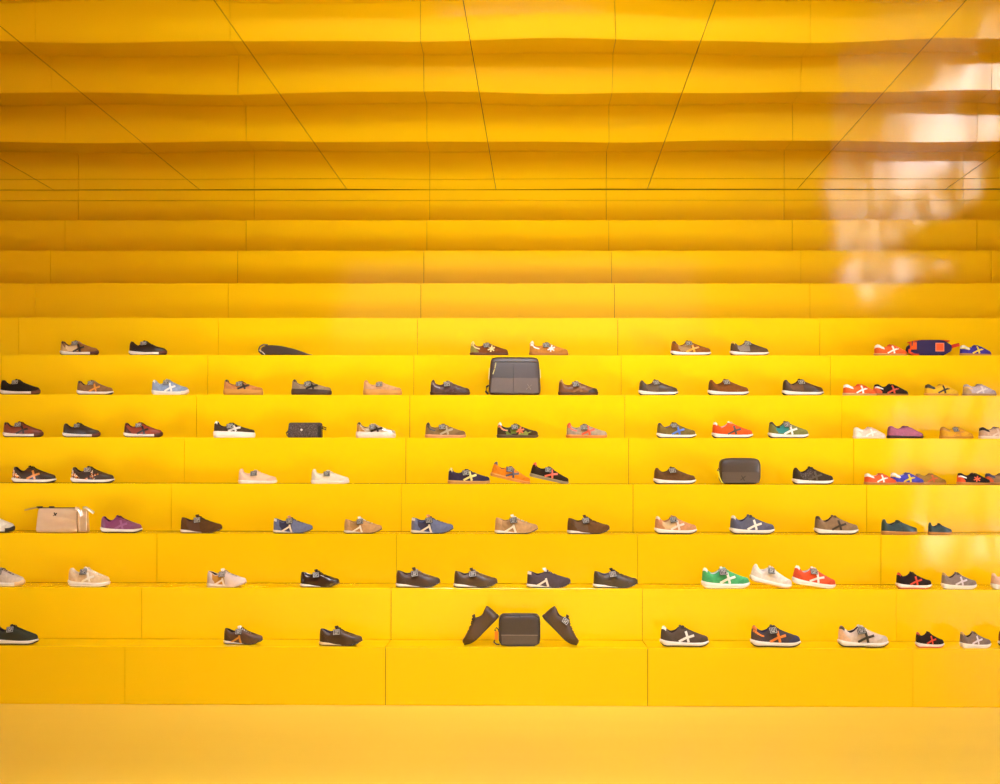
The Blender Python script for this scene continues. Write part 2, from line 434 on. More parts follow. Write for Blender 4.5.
class Shape:
    def __init__(s, name):
        S = STYLES[name]
        s.top = curve(S['top']); s.zt = curve(S['zt']); s.zb = curve(S['zb'])
        s.h0, s.t1 = S['th']; s.out = S['out']; s.tg = S['tongue']; s.p, s.q = S['p'], S['q']
        s.name = name; s.cache = {}
    def opening(s, st):
        u = (st - s.h0) / (s.t1 - s.h0)
        w = 0.086 if u < 0.35 else 0.086 - 0.046 * min(1, (u - 0.35) / 0.3)
        return w * endcap(u, 0.13, 0.16)
    def P(s, th, v, off=0.0):
        if off:
            e = 1e-3
            a = (s.P(th + e, v) - s.P(th - e, v)); b = (s.P(th, min(v + e, 1)) - s.P(th, v - e))
            n = np.cross(a, b); L = np.linalg.norm(n)
            n = n / L if L > 1e-12 else np.array((0, 0, 1.0))
            p = s.P(th, v)
            c = np.array((p[0], 0, 0.15 * LEN))
            return p + n * off * s.sgn
        u = 0.5 - 0.5 * math.cos(th)
        sd = math.sin(th)
        sgn = -1.0 if sd >= 0 else 1.0
        wb = WID(u) * endcap(u, 0.14, 0.30) * 0.965
        xb = 0.008 + 0.984 * u
        zb = s.zt(u) - 0.012
        st = s.h0 + (s.t1 - s.h0) * u
        wt = s.opening(st); zt = s.top(st) - (0.030 * math.exp(-((st - 0.24) / 0.085) ** 2) * min(1, abs(sd) * 1.5) if sd > 0 else 0)
        e = max(0.0, (u - 0.6) / 0.4)
        hb = v ** (s.p + 0.75 * e); vb = 1 - (1 - v) ** (s.q + 0.75 * e)
        x = xb + (st - xb) * hb; y = wb + (wt - wb) * hb; z = zb + (zt - zb) * vb
        # fuller sides and instep
        y += 0.014 * math.sin(PI * min(1, v)) * (abs(sd))
        return np.array(((x - 0.5) * LEN, sgn * y * LEN, z * LEN))
    sgn = 1.0
    def calib(s):
        p = s.P(PI / 2, 0.4)
        s.sgn = 1.0
        n = s.P(PI / 2, 0.4, 0.01) - p
        if n[1] > 0: s.sgn = -1.0
    def inv(s, x, z):
        """near-side (theta, v) for a side-view position in shoe lengths."""
        X = (x - 0.5) * LEN; Z = z * LEN
        best = None
        for th in np.linspace(0.3, PI - 0.2, 40):
            for v in np.linspace(0.02, 0.99, 24):
                p = s.P(th, v); d = (p[0] - X) ** 2 + (p[2] - Z) ** 2
                if best is None or d < best[0]: best = (d, th, v)
        _, th, v = best
        st = 0.04
        while st > 1e-4:
            moved = False
            for dt, dv in ((st, 0), (-st, 0), (0, st), (0, -st)):
                t2, v2 = th + dt, min(0.995, max(0.0, v + dv))
                p = s.P(t2, v2); d = (p[0] - X) ** 2 + (p[2] - Z) ** 2
                if d < best[0] - 1e-12:
                    best = (d, t2, v2); th, v = t2, v2; moved = True
            if not moved: st *= 0.5
        return th, v

    # ---- parts, built once for every style
    def get(s, part):
        if part not in s.cache: s.cache[part] = getattr(s, 'm_' + part)().mesh(s.name + '_' + part, 50)
        return s.cache[part]
    def patch(s, th0, th1, v0, v1, n=10, m=6, off=0.0016, vtop=None):
        mb = MB(); P = []; Q = []
        for i in range(n + 1):
            th = th0 + (th1 - th0) * i / n
            hi = v1 if vtop is None else vtop(i / n)
            P.append([s.P(th, v0 + (hi - v0) * j / m, off) for j in range(m + 1)])
            Q.append([s.P(th, v0 + (hi - v0) * j / m, -0.0006) for j in range(m + 1)])
        mb.grid(P)
        mb.grid([P[0], Q[0]]); mb.grid([P[-1], Q[-1]])
        mb.grid([[r[0] for r in P], [r[0] for r in Q]]); mb.grid([[r[-1] for r in P], [r[-1] for r in Q]])
        return mb
    NT = 56
    def m_upper(s):
        mb = MB(); NV = 9; P = []
        for i in range(s.NT):
            th = 2 * PI * i / s.NT
            col = [s.P(th, j / NV) for j in range(NV + 1)]
            t = col[-1]; c = s.mid(th)
            inn = t + (c - t) * 0.10 + np.array((0, 0, 0.0022))
            in2 = t + (c - t) * 0.16
            P.append(col + [inn, in2])
        return mb.grid(P, closed_u=True)
    def mid(s, th):
        u = 0.5 - 0.5 * math.cos(th)
        st = s.h0 + (s.t1 - s.h0) * (0.08 + 0.84 * u)
        return np.array(((st - 0.5) * LEN, 0, s.top(st) * LEN))
    def m_lining(s):
        mb = MB(); P = []
        for i in range(s.NT):
            th = 2 * PI * i / s.NT
            u = 0.5 - 0.5 * math.cos(th)
            t = s.P(th, 1.0); c = s.mid(th); t = t + (c - t) * 0.15
            fl = np.array(((0.04 + 0.80 * u - 0.5) * LEN, t[1] * 0.98, (s.zt(u) + 0.014) * LEN))
            P.append([t, t * 0.65 + fl * 0.35, t * 0.3 + fl * 0.7, fl, np.array((fl[0], fl[1] * 0.5, fl[2])), np.array((fl[0], 0, fl[2]))])
        return mb.grid(P, closed_u=True)
    def sole_ring(s, u, sd, lift, grow):
        w = (WID(u) * endcap(u, 0.14, 0.30) + grow * abs(sd) ** 0.3)
        return np.array(((u - 0.5) * LEN * (1 + 2 * grow), (-1 if sd >= 0 else 1) * w * LEN, lift * LEN))
    def sole(s, lo, hi, grow=0.006, curve_=0.006, t0=0.0, t1=2 * PI, n=None):
        n = n or s.NT
        closed = abs(t1 - t0 - 2 * PI) < 1e-6
        mb = MB(); P = []
        for i in range(n if closed else n + 1):
            th = t0 + (t1 - t0) * i / n
            u = 0.5 - 0.5 * math.cos(th); sd = math.sin(th)
            a, b = lo(u), hi(u)
            col = [s.sole_ring(u, 0.0 if abs(sd) < 1e-9 else sd, a, grow - 0.05)]
            for j in range(5):
                f = j / 4
                col.append(s.sole_ring(u, sd, a + (b - a) * f, grow + curve_ * math.sin(PI * f) - 0.006 * (j in (0, 4))))
            col.append(s.sole_ring(u, sd, b, grow - 0.05))
            P.append(col)
        mb.grid(P, closed_u=closed)
        if closed:
            nv = 7
            for idx in (0, 6):
                # close top and bottom with strips across
                for i in range(n // 2):
                    a = i * nv + idx; b = (i + 1) * nv + idx
                    c = ((n - i - 1) % n) * nv + idx; d = ((n - i) % n) * nv + idx
                    f = [a, b, c, d]
                    f2 = []
                    for q in f:
                        if q not in f2: f2.append(q)
                    if len(f2) >= 3: mb.f.append(tuple(f2))
        return mb
    def m_midsole(s):
        if s.name == 'slim':
            return s.sole(lambda u: s.zb(u) + s.out * 0.9, lambda u: max(s.zt(u), s.zb(u) + s.out * 0.9) if u < 0.5 else s.zb(u) + s.out * 0.9, 0.004, 0.003)
        return s.sole(lambda u: s.zb(u) + s.out * 0.9, lambda u: s.zt(u), 0.008, 0.006)
    def m_outsole(s):
        return s.sole(lambda u: s.zb(u), lambda u: s.zb(u) + s.out, 0.0065 if s.name == 'slim' else 0.004, 0.001)
    def m_toe_bumper(s):
        return s.sole(lambda u: s.zb(u) + 0.006, lambda u: s.zt(u) + 0.012 + 0.03 * max(0, u - .93) / .07, 0.013, 0.006, PI - 0.86, PI + 0.86, 18)
    def m_toe_cap(s):
        a = math.acos(1 - 2 * 0.76)
        return s.patch(a, 2 * PI - a, 0.03, 0.6, 22, 6, 0.0014, lambda f: 0.16 + 0.50 * math.sin(PI * f) ** 1.2)
    def m_heel_counter(s):
        return s.patch(-0.98, 0.98, 0.03, 0.6, 16, 6, 0.0014, lambda f: 0.20 + 0.50 * math.sin(PI * f) ** 0.8)
    def m_heel_tab(s):
        return s.patch(-0.62, 0.62, 0.66, 0.995, 12, 5, 0.0020)
    def m_collar(s):
        return s.patch(-1.15, 1.15, 0.52 if s.name == 'kids' else 0.74, 0.995, 18, 4, 0.0016)
    def m_eyestay(s):
        a = math.acos(1 - 2 * 0.50)
        return s.patch(a, 2 * PI - a, 0.82, 0.99, 24, 3, 0.0016)
    def m_quarter_panel(s):
        a = math.acos(1 - 2 * 0.17); b = math.acos(1 - 2 * 0.50)
        return s.patch(a, b, 0.10, 0.93, 10, 6, 0.0010)
    def m_side_stripe(s):
        a = math.acos(1 - 2 * 0.02); b = math.acos(1 - 2 * 0.26)
        return s.patch(a, b, 0.44, 0.62, 10, 3, 0.0014)
    def strip(s, mb, pts, w):
        """A flat strap following side-view points on the near side."""
        P = []
        n = 9
        for i in range(n):
            f = i / (n - 1) * (len(pts) - 1); k = min(int(f), len(pts) - 2); t = f - k
            c = np.array(pts[k]) * (1 - t) + np.array(pts[k + 1]) * t
            d = np.array(pts[k + 1]) - np.array(pts[k]); d = d / np.linalg.norm(d); nn = np.array((-d[1], d[0]))
            P.append([s.inv(*(c + nn * w * q)) for q in (-0.5, 0, 0.5)])
        T = [[s.P(a, b, 0.0030) for a, b in r] for r in P]; B = [[s.P(a, b, 0.0) for a, b in r] for r in P]
        mb.grid(T)
        mb.grid([T[0], B[0]]); mb.grid([T[-1], B[-1]])
        mb.grid([[r[0] for r in T], [r[0] for r in B]]); mb.grid([[r[-1] for r in T], [r[-1] for r in B]])
    def m_emblem(s):
        mb = MB()
        z0 = s.zt(0.5) + 0.004
        zt = s.top(s.h0 + (s.t1 - s.h0) * 0.62)
        lo, hi = z0, min(z0 + 0.225, zt - 0.02)
        if s.name == 'slim':
            s.strip(mb, [(0.22, lo + 0.01), (0.33, lo + 0.075), (0.45, lo + 0.15)], 0.042)
            s.strip(mb, [(0.43, lo + 0.185), (0.455, lo + 0.09), (0.485, lo)], 0.046)
            return mb
        s.strip(mb, [(0.375, lo + 0.01), (0.53, lo + 0.42 * (hi - lo)), (0.685, lo + 0.64 * (hi - lo))], 0.048)
        s.strip(mb, [(0.515, hi), (0.55, lo + 0.5 * (hi - lo)), (0.575, lo)], 0.048)
        return mb
    def m_star(s):
        mb = MB(); c = (0.56, s.zt(0.5) + 0.105)
        for k in range(3):
            a = R(20 + 60 * k)
            dx, dz = 0.10 * math.cos(a), 0.085 * math.sin(a)
            s.strip(mb, [(c[0] - dx, c[1] - dz), (c[0] + dx, c[1] + dz)], 0.034)
        return mb
    def m_tongue(s):
        tx, tz = s.tg; mb = MB(); T = []; B = []
        pts = [(s.t1 - 0.015, s.top(s.t1) - 0.012)]
        for x in (0.68, 0.6, 0.52, 0.46):
            if x < s.t1 - 0.03: pts.append((x, s.top(x) + 0.004 + 0.012 * (0.7 - x)))
        pts += [((tx + 0.43) / 2 + 0.005, (tz + s.top(0.44)) / 2 + 0.012), (tx, tz)]
        for i, (x, z) in enumerate(pts):
            f = i / (len(pts) - 1)
            w = 0.040 + 0.034 * f
            if i == len(pts) - 1: w *= 0.62
            row = []; low = []
            for q in np.linspace(-1, 1, 9):
                row.append(np.array(((x - 0.5) * LEN, q * w * LEN, (z + 0.022 * (1 - q * q) - 0.020) * LEN)))
                low.append(row[-1] + np.array((-0.003 - (0.016 if s.name == 'slim' else 0.006) * f * f, 0, -0.0035)))
            T.append(row); B.append(low)
        mb.grid(T); mb.grid(B, flip=True)
        mb.grid([T[0], B[0]]); mb.grid([T[-1], B[-1]])
        mb.grid([[r[0] for r in T], [r[0] for r in B]]); mb.grid([[r[-1] for r in T], [r[-1] for r in B]])
        return mb
    def m_laces(s):
        mb = MB()
        xs_ = np.linspace(0.46, s.t1 - 0.06, 6)
        for i, x in enumerate(xs_):
            w = s.opening(x) + 0.012
            x2 = x + (0.022 if i % 2 else -0.010)
            pts = []
            for q in np.linspace(-1, 1, 7):
                xx = x + (x2 - x) * (q + 1) / 2
                pts.append(((xx - 0.5) * LEN, q * w * LEN, (s.top(xx) + 0.004 + 0.020 * (1 - q * q)) * LEN))
            mb.tube(pts, 0.0038, 0.0024, 6)
        # bow at the top of the throat
        x0, z0 = xs_[0] - 0.01, s.top(0.45) + 0.03
        for sg in (-1, 1):
            pts = []
            for a in np.linspace(0, 2 * PI, 13):
                pts.append(((x0 - 0.5 + 0.035 * math.sin(a)) * LEN, sg * (0.012 + 0.045 * (1 - math.cos(a))) * LEN, (z0 - 0.022 * (1 - math.cos(a)) + 0.01 * math.sin(a)) * LEN))
            mb.tube(pts, 0.0028, 0.0018, 6)
            mb.tube([((x0 - 0.5) * LEN, sg * 0.01 * LEN, z0 * LEN), ((x0 - 0.46) * LEN, sg * 0.075 * LEN, (z0 - 0.045) * LEN), ((x0 - 0.44) * LEN, sg * 0.105 * LEN, (z0 - 0.11) * LEN)], 0.0026, 0.0018, 6)
        return mb
    # the swing tag hangs over the near side of the instep
    def tag_frame(s, x=0.43, ang=8):
        z = s.top(0.44) - 0.055
        a, b = s.inv(x + 0.02, z - 0.02)
        p = s.P(a, b, 0.010)
        top = np.array(((x - 0.5) * LEN, -0.055 * LEN, (s.top(0.45) + 0.02) * LEN))
        c = np.array(((x - 0.5) * LEN, min(p[1], -0.07 * LEN) - 0.004, (z) * LEN))
        up = top - c; up[0] = 0; up = up / np.linalg.norm(up)
        up = up * 0.9 + np.array((0, 0, 0.35)); up /= np.linalg.norm(up)
        rx = np.array((1.0, 0, 0)); nrm = np.cross(rx, up)
        ca, sa = math.cos(R(ang)), math.sin(R(ang))
        r2 = rx * ca + up * sa; u2 = -rx * sa + up * ca
        return c, r2, u2, nrm
    def card(s, mb, c, r, u, n, w, h, x0, x1, y0, y1, d0, d1):
        V = []
        for d in (d0, d1):
            for (a, b) in ((x0, y0), (x1, y0), (x1, y1), (x0, y1)):
                V.append(c + r * a * w + u * b * h + n * d)
        mb.add(V, [(0, 3, 2, 1), (4, 5, 6, 7), (0, 1, 5, 4), (1, 2, 6, 5), (2, 3, 7, 6), (3, 0, 4, 7)])
    TW, TH = 0.046, 0.046
    def m_swing_tag(s):
        c, r, u, n = s.tag_frame(); mb = MB()
        if n[1] > 0: n = -n
        s.card(mb, c, r, u, n, s.TW, s.TH, -0.5, 0.5, -0.5, 0.5, 0, 0.0015)
        top = c + u * s.TH * 0.46
        mb.tube([top, top + u * 0.012 - n * 0.003, np.array(((0.47 - 0.5) * LEN, -0.01, (s.top(0.47) + 0.02) * LEN))], 0.0008, 0.0008, 5)
        return mb
    def m_tag_print(s):
        c, r, u, n = s.tag_frame(); mb = MB()
        if n[1] > 0: n = -n
        for a in ((-0.42, 0.42, 0.36, 0.42), (-0.42, 0.42, -0.42, -0.36), (-0.42, -0.36, -0.42, 0.42), (0.36, 0.42, -0.42, 0.42),
                  (-0.25, 0.05, 0.16, 0.26), (0.12, 0.27, 0.16, 0.26), (-0.25, -0.1, -0.03, 0.07), (-0.03, 0.27, -0.03, 0.07), (-0.25, 0.18, -0.24, -0.14)):
            s.card(mb, c, r, u, n, s.TW, s.TH, a[0], a[1], a[2], a[3], 0.0014, 0.0022)
        return mb
SHAPES = {n: Shape(n) for n in STYLES}
for q in SHAPES.values(): q.calib()

def shade(h, f):
    h = h.lstrip('#')
    return '#' + ''.join('%02x' % max(0, min(255, int(int(h[i:i + 2], 16) * f))) for i in (0, 2, 4))
def M(spec, fin):
    return SPECIAL[spec] if spec in SPECIAL else mat(spec, fin)

FRONT = 0.036
def shoe(k, x0, x1, style, up, label, group, fin='suede', sole='#eeeae2', out=None, X=None, tab=None, toe=None, heel=None, tongue=None, laces=None,
         lining='#2a2220', eye=None, quarter=None, stripe=None, tagc=True, bumper=None, hs=1.0, yaw=0.0, pitch=0.0, lift=0.0, star=False, collar=None, yo=0.0, ws=1.0, xc=None):
    S = SHAPES[style]
    fac = (D0 + k * D + 0.09) / D0
    Lm = px2x(x1, k) - px2x(x0, k)
    X_ = px2x((x0 + x1) / 2, k)
    Lm = Lm / (abs(math.cos(R(pitch))) + 0.30 * abs(math.sin(R(pitch)))) - 0.06 * abs(X_) / D0
    sc = Lm / LEN
    root = empty('shoe')
    tag(root, label, 'shoe', group)
    def part(name, key, material, parent=None):
        return link(name, S.get(key), material, parent or root)
    out = out or ('#2c2420' if style in ('runner', 'slim') else sole)
    part('upper', 'upper', M(up, fin)); part('lining', 'lining', mat(lining, 'fabric'))
    part('midsole', 'midsole', mat(sole, 'rubber')); part('outsole', 'outsole', mat(out, 'rubber'))
    upc = up if up not in SPECIAL else {'camo': '#4a3a24', 'floral': '#2c2320', 'speckle': '#40332c', 'crackle': '#e2cfc8'}[up]
    part('toe_cap', 'toe_cap', M(toe or shade(upc, 0.93), fin)); part('heel_counter', 'heel_counter', M(heel or shade(upc, 0.95), fin))
    part('eyestay', 'eyestay', M(eye or shade(upc, 0.97), fin))
    if quarter: part('quarter_panel', 'quarter_panel', M(quarter, 'mesh'))
    if collar: part('collar', 'collar', M(collar, fin))
    if tab: part('heel_tab', 'collar' if style == 'kids' and not collar else 'heel_tab', mat(tab, 'leather'))
    if stripe: part('side_stripe', 'side_stripe', mat(stripe, 'leather'))
    part('tongue', 'tongue', M(tongue or shade(upc, 0.88), 'fabric')); part('laces', 'laces', mat(laces or shade(upc, 0.8), 'fabric'))
    if X:
        e = part('emblem', 'star' if star else 'emblem', M(X, 'leather'))
    if bumper: part('toe_bumper', 'toe_bumper', mat(bumper, 'rubber'))
    if tagc:
        t = part('swing_tag', 'swing_tag', mat('#34312f', 'canvas')); part('tag_print', 'tag_print', mat('#c9c5be', 'canvas'), t)
    root.scale = (sc, sc * ws, sc * hs)
    root.rotation_euler = (0, R(pitch), R(yaw))
    root.location = (X_, k * D + FRONT + 0.165 * Lm * ws + yo, 0)
    # rest the lowest point of the sole on the tread
    Mx = Matrix.LocRotScale(Vector(root.location), root.rotation_euler, Vector(root.scale))
    pts = [Mx @ v.co for v in S.get('outsole').vertices]
    pts += [Mx @ v.co for v in S.get('toe_cap').vertices]
    root.location.z = TOPS[k] + 0.0006 - min(p.z for p in pts) + lift
    if pitch:                                   # keep the picture extents
        c = (min(p.x for p in pts) + max(p.x for p in pts)) / 2
        root.location.x += X_ - c
    return root

G = ['shoes on the lowest step', 'shoes on the second step', 'shoes on the third step', 'shoes on the fourth step', 'shoes on the fifth step', 'shoes on the sixth step', 'shoes on the seventh step']
def row(k, *items):
    for it in items:
        x0, x1, style, up, label = it[:5]
        shoe(k, x0, x1, style, up, label, G[k], **(it[5] if len(it) > 5 else {}))
W = '#f2efe8'; GUM = '#c48a45'; BLK = '#241d1b'
# lowest step
row(0,
    (-7, 41, 'runner', '#3a3c30', 'dark green-black runner with white sole cut off by the frame on lowest step', dict(fin='fabric', laces='#23241f', bumper=None)),
    (221, 264, 'slim', '#5a4030', 'brown slim shoe with white tongue and gold flash on lowest step', dict(fin='leather', tongue='#f0e4dc', laces='#4a382c', X='#d89a3c', heel='#4d3628', yaw=-9, yo=.05, ws=.95)),
    (319, 364, 'slim', '#4a3728', 'plain dark brown slim shoe with navy lining on lowest step', dict(fin='leather', lining='#2b2f55', yaw=-5, sole='#e6d2b0')),
    (660, 709, 'runner', '#564a42', 'dark grey-brown runner with bold white cross and white heel tab', dict(X=W, tab=W, tagc=False, laces='#4a4440', yaw=-2)),
    (750, 801, 'runner', '#4b434a', 'charcoal runner with orange cross, orange heel tab and orange sole line', dict(X='#ee8a3a', tab='#ee8a3a', heel='#5a4a4a', lining='#3a3a58', bumper=None, stripe='#ee8a3a', toe='#454660', yaw=-3)),
    (837, 889, 'runner', '#d8c8bc', 'pale beige runner with black cross and dark heel tab on lowest step', dict(X='#3c3634', tab='#4a4038', heel='#e6c0a0', tongue='#d4ccc4', laces='#cfc6be', eye='#c8b8ac', yaw=-3)),
    (913, 944, 'runner', '#2b211f', 'small black runner with red cross on lowest step', dict(X='#d8452f', tab='#d8452f', tagc=False, out='#d65a48', hs=1.3, yaw=-3)),
    (957, 991, 'runner', '#84746c', 'small grey-brown runner with pale cross on lowest step', dict(X='#e2dce4', tab='#d2ab62', tagc=False, laces='#2c2624', hs=1.2, toe='#7a6e6c', out='#f0ece4', yaw=-3)),
    (998.4, 1034, 'runner', '#7d4a22', 'brown shoe mostly outside the frame at far end of lowest step', dict(tagc=False, hs=1.2, yo=.05)),
)
row(1,
    (-17, 28, 'runner', '#cbbcae', 'grey-beige runner with dark striped laces cut off on second step', dict(laces='#55504c', toe='#d0c2b4', heel='#c0b2a6', yaw=-6, bumper='#e2c08c', out=W)),
    (67, 113, 'runner', '#dcc4a0', 'beige and cream chunky runner with jagged white sole', dict(eye='#efe2ce', X='#f4ecdc', heel='#d8b690', lining='#e8d8c4', tongue='#ecdcc4', laces='#f0e8dc', toe='#d8c096', out='#f4f0e8', fin='suede', yaw=-6)),
    (206, 249, 'slim', '#d8c4bc', 'pinkish white slim shoe with gold side panel and speckled front', dict(fin='leather', quarter='#c08a3a', tongue='#f0e6e2', laces='#a89a94', toe='#e0ccc4', X='#f0e4da', yaw=-8, out='#d8c4b4')),
    (300, 341, 'slim', '#38261e', 'glossy black-brown patent slim shoe with glinting tag on second step', dict(fin='patent', laces='#2a201c', yaw=-3)),
    (396, 441, 'slim', '#4c3830', 'dark brown leather slim shoe left of its near twin on second step', dict(fin='leather', laces='#a89c94')),
    (454, 498, 'slim', '#54402f', 'dark olive-brown leather slim shoe right of its near twin on second step', dict(fin='leather', laces='#8c8074')),
    (527, 571, 'slim', '#54474c', 'slate purple slim shoe with white tongue and white cross on second step', dict(X='#f2e6d4', tongue='#f4ecec', laces='#4c4248', tab='#f0e8e0', tagc=False)),
    (593, 638, 'slim', '#4c3f34', 'dark olive-brown slim shoe with navy lining and black tongue', dict(fin='leather', tongue='#2c2422', lining='#3a3c52', laces='#3c322c')),
    (701, 750, 'runner', '#4fae70', 'green runner with white cross and white heel tab', dict(X=W, tab=W, lining='#e8e4dc', tongue='#efeae2', laces='#8cc09c', out='#f0e8dc', yaw=-2)),
    (747.5, 793.5, 'runner', '#e8ddd0', 'cream white runner tilted with its heel on the green runner', dict(sole=W, out='#d8a868', heel='#e6dacc', tongue='#ece4dc', lining='#e4dcd0', laces='#e4dcd4', stripe='#f0e8dc', pitch=12)),
    (790, 837, 'runner', '#ea5a34', 'red-orange runner with white cross tilted behind the cream white runner', dict(X=W, tab=W, lining='#efe6e0', tongue='#ead8cc', laces='#f2d0c0', out='#f0e8dc', pitch=8)),
    (894, 932, 'runner', '#2c201f', 'black small runner with red cross and red heel tab on second step', dict(X='#d8452f', tab='#d8452f', tagc=False, out='#d86a50', hs=1.08, yaw=-3)),
    (939, 977, 'runner', '#8a7c76', 'grey-taupe small runner with pale cross and gold heel tab on second step', dict(X='#dcd4e0', tab='#d0a862', tagc=False, laces='#2c2624', hs=1.08, heel='#94837a', out=W, yaw=-3)),
    (988, 1026, 'runner', '#e0b89c', 'blush pink small runner cut off by the frame on second step', dict(X=W, tab='#e8cbb8', tagc=False, hs=1.08, out=W, lining='#e8d4c4')),
)
row(2,
    (-28, 17, 'runner', '#eee8de', 'white runner with black toe bumper cut off by the frame on third step', dict(bumper=BLK, tagc=False, laces=W)),
    (100, 144, 'runner', '#82406e', 'shiny purple runner with white sole', dict(fin='leather', X='#9c5e90', eye='#7c3c68', lining='#3c1c30', laces='#5c2c4c', tagc=False, hs=.95)),
    (180, 224, 'slim', '#5e3f20', 'brown suede slim shoe standing farthest left among slim shoes of third step', dict(quarter='#5c3f2c', laces='#4a3018', out='#6a4a34')),
    (273, 314, 'slim', '#6f789c', 'blue suede slim shoe with orange tongue, left of the white-tongued beige one', dict(quarter='#3c3a54', X='#f0e2cc', tongue='#d89870', laces='#3c3a48', tab='#e8e4e4', lining='#38344a')),
    (344, 383, 'slim', '#c49a6a', 'beige slim shoe with white tongue between the two blue slim shoes', dict(quarter='#a8814e', X='#f4e6d0', tongue=W, laces=W, lining='#8a6a48')),
    (411, 454, 'slim', '#6f789c', 'blue suede slim shoe with orange tongue, right of the white-tongued beige one', dict(quarter='#3c3a54', X='#f0e2cc', tongue='#d89870', laces='#3c3a48', tab='#e8e4e4', lining='#38344a')),
    (495, 538, 'slim', '#c8a074', 'beige slim shoe with white tongue beside the brown slim shoe', dict(quarter='#a8845a', X='#f6ead8', tongue=W, laces=W, lining='#8a6a48')),
    (567, 610, 'slim', '#6c4c2e', 'brown suede slim shoe with grey-brown side and dark tag, right of the beige one', dict(quarter='#6a5442', laces='#4c341e', lining='#4a3424')),
    (654, 697, 'runner', '#d0966a', 'peach tan runner with cream side panel and white cross', dict(X='#f2e6d8', quarter='#dcc094', tab='#eadfd0', tongue='#c08a60', laces='#c88a58', lining='#b88860', out='#2a2422')),
    (729, 775, 'runner', '#63657c', 'slate blue runner with white cross and white heel tab', dict(X=W, tab='#ece6e0', tagc=False, laces='#32323e', lining='#20202a', eye='#54566c')),
    (813, 859, 'runner', '#92785c', 'taupe brown runner with dark brown cross and dark heel tab', dict(X='#3a2c24', tab='#3c2c22', tagc=False, laces='#5a4838', lining='#241c18', eye='#8a7058')),
    (879, 918, 'flat', '#2f4a52', 'larger teal navy low trainer with gum sole on third step', dict(fin='leather', sole=GUM, laces='#1f2a30', tagc=False, quarter='#3a4c50', hs=1.12, X='#29414a')),
    (925, 952, 'flat', '#2c4650', 'smaller teal navy low trainer with gum sole on third step', dict(fin='leather', sole=GUM, laces='#1f2a30', tagc=False, hs=1.35, X='#243c46')),
)
row(3,
    (11, 58, 'runner', '#3a2a20', 'black runner with orange and white cross at left end of fourth step', dict(fin='leather', X='#d98a3a', heel='floral', laces='#2c221c', tagc=False, hs=.9)),
    (70, 116, 'runner', '#3c2c22', 'black runner with floral orange heel and grey tag on fourth step', dict(fin='leather', X='floral', heel='floral', laces='#2c221c', hs=.9)),
    (238, 278, 'flat', '#f0cdb4', 'pale pink low trainer with dark square tag', dict(fin='mesh', sole='#f4ece2', tongue='#f0d4c0', laces='#f2d8c8', lining='#e8c4ac', tab='#f0c8ac')),
    (311, 350, 'flat', '#ece2d0', 'off-white low trainer with dark square tag', dict(fin='mesh', sole='#f4ece2', tongue='#f0e8dc', laces='#f0e8dc', lining='#dccfb8', tab='#eadcc4')),
    (448, 490, 'flat', '#3a3048', 'navy trainer with cream cross at left of the leaning trio', dict(sole='#c79a58', X='#efe08c', tab='#efe08c', laces='#38303e', lining='#3c3244')),
    (489.5, 531, 'flat', '#ee8a1c', 'orange trainer with grey cross tilted onto the navy trainer', dict(sole='#d6913e', X='#5a5460', tab='#54505c', laces='#6a6670', tongue='#c87c2c', pitch=13, lining='#5c4a38')),
    (528.5, 569.5, 'flat', '#33261a', 'black-brown trainer with coral cross tilted onto the orange trainer', dict(sole='#988a6a', X='#ec6a4c', tab='#ea5a3c', laces='#5c5650', pitch=12.5)),
    (653, 696, 'runner', '#6c4a2a', 'plain brown suede runner left of the charcoal wash bag', dict(fin='suede', laces='#5a3c22', hs=.95, lining='#5a4028', tagc=True)),
    (791, 834, 'runner', '#41352b', 'dark speckled runner with white sole right of the charcoal wash bag', dict(X='#54483c', quarter='speckle', laces='#3a302a', tagc=False, lining='#1c1614')),
    (862, 897, 'kids', '#ea6232', 'orange low trainer with white cross on fourth step', dict(sole=GUM, X=W, tab=W, lining='#efe6e0', laces='#c04a26', tagc=False)),
    (890, 927, 'kids', '#4a48b8', 'royal blue low trainer with yellow cross on fourth step', dict(yo=0.05, sole=GUM, X='#eed43a', tab=W, stripe='#eed43a', lining='#e8e4e8', laces='#3c3c9c', tagc=False)),
    (919, 954, 'kids', '#b08840', 'olive tan low trainer with orange-red cross on fourth step', dict(yo=0.145, sole='#cf9a58', X='#e06a34', heel='#d07034', lining='#4a3424', laces='#8a5a30', tagc=False)),
    (954, 991, 'kids', '#221a18', 'black low trainer with red-orange star and white stripe on fourth step', dict(sole=GUM, X='#e8603c', star=True, heel='#e2582e', stripe=W, tagc=False, laces='#1c1614')),
    (985, 1022, 'kids', '#8c6c4a', 'brown low trainer with orange heel cut off by frame on fourth step', dict(yo=0.06, sole='#b07c44', tab='#2c2a4a', heel='#e06030', tagc=False)),
)
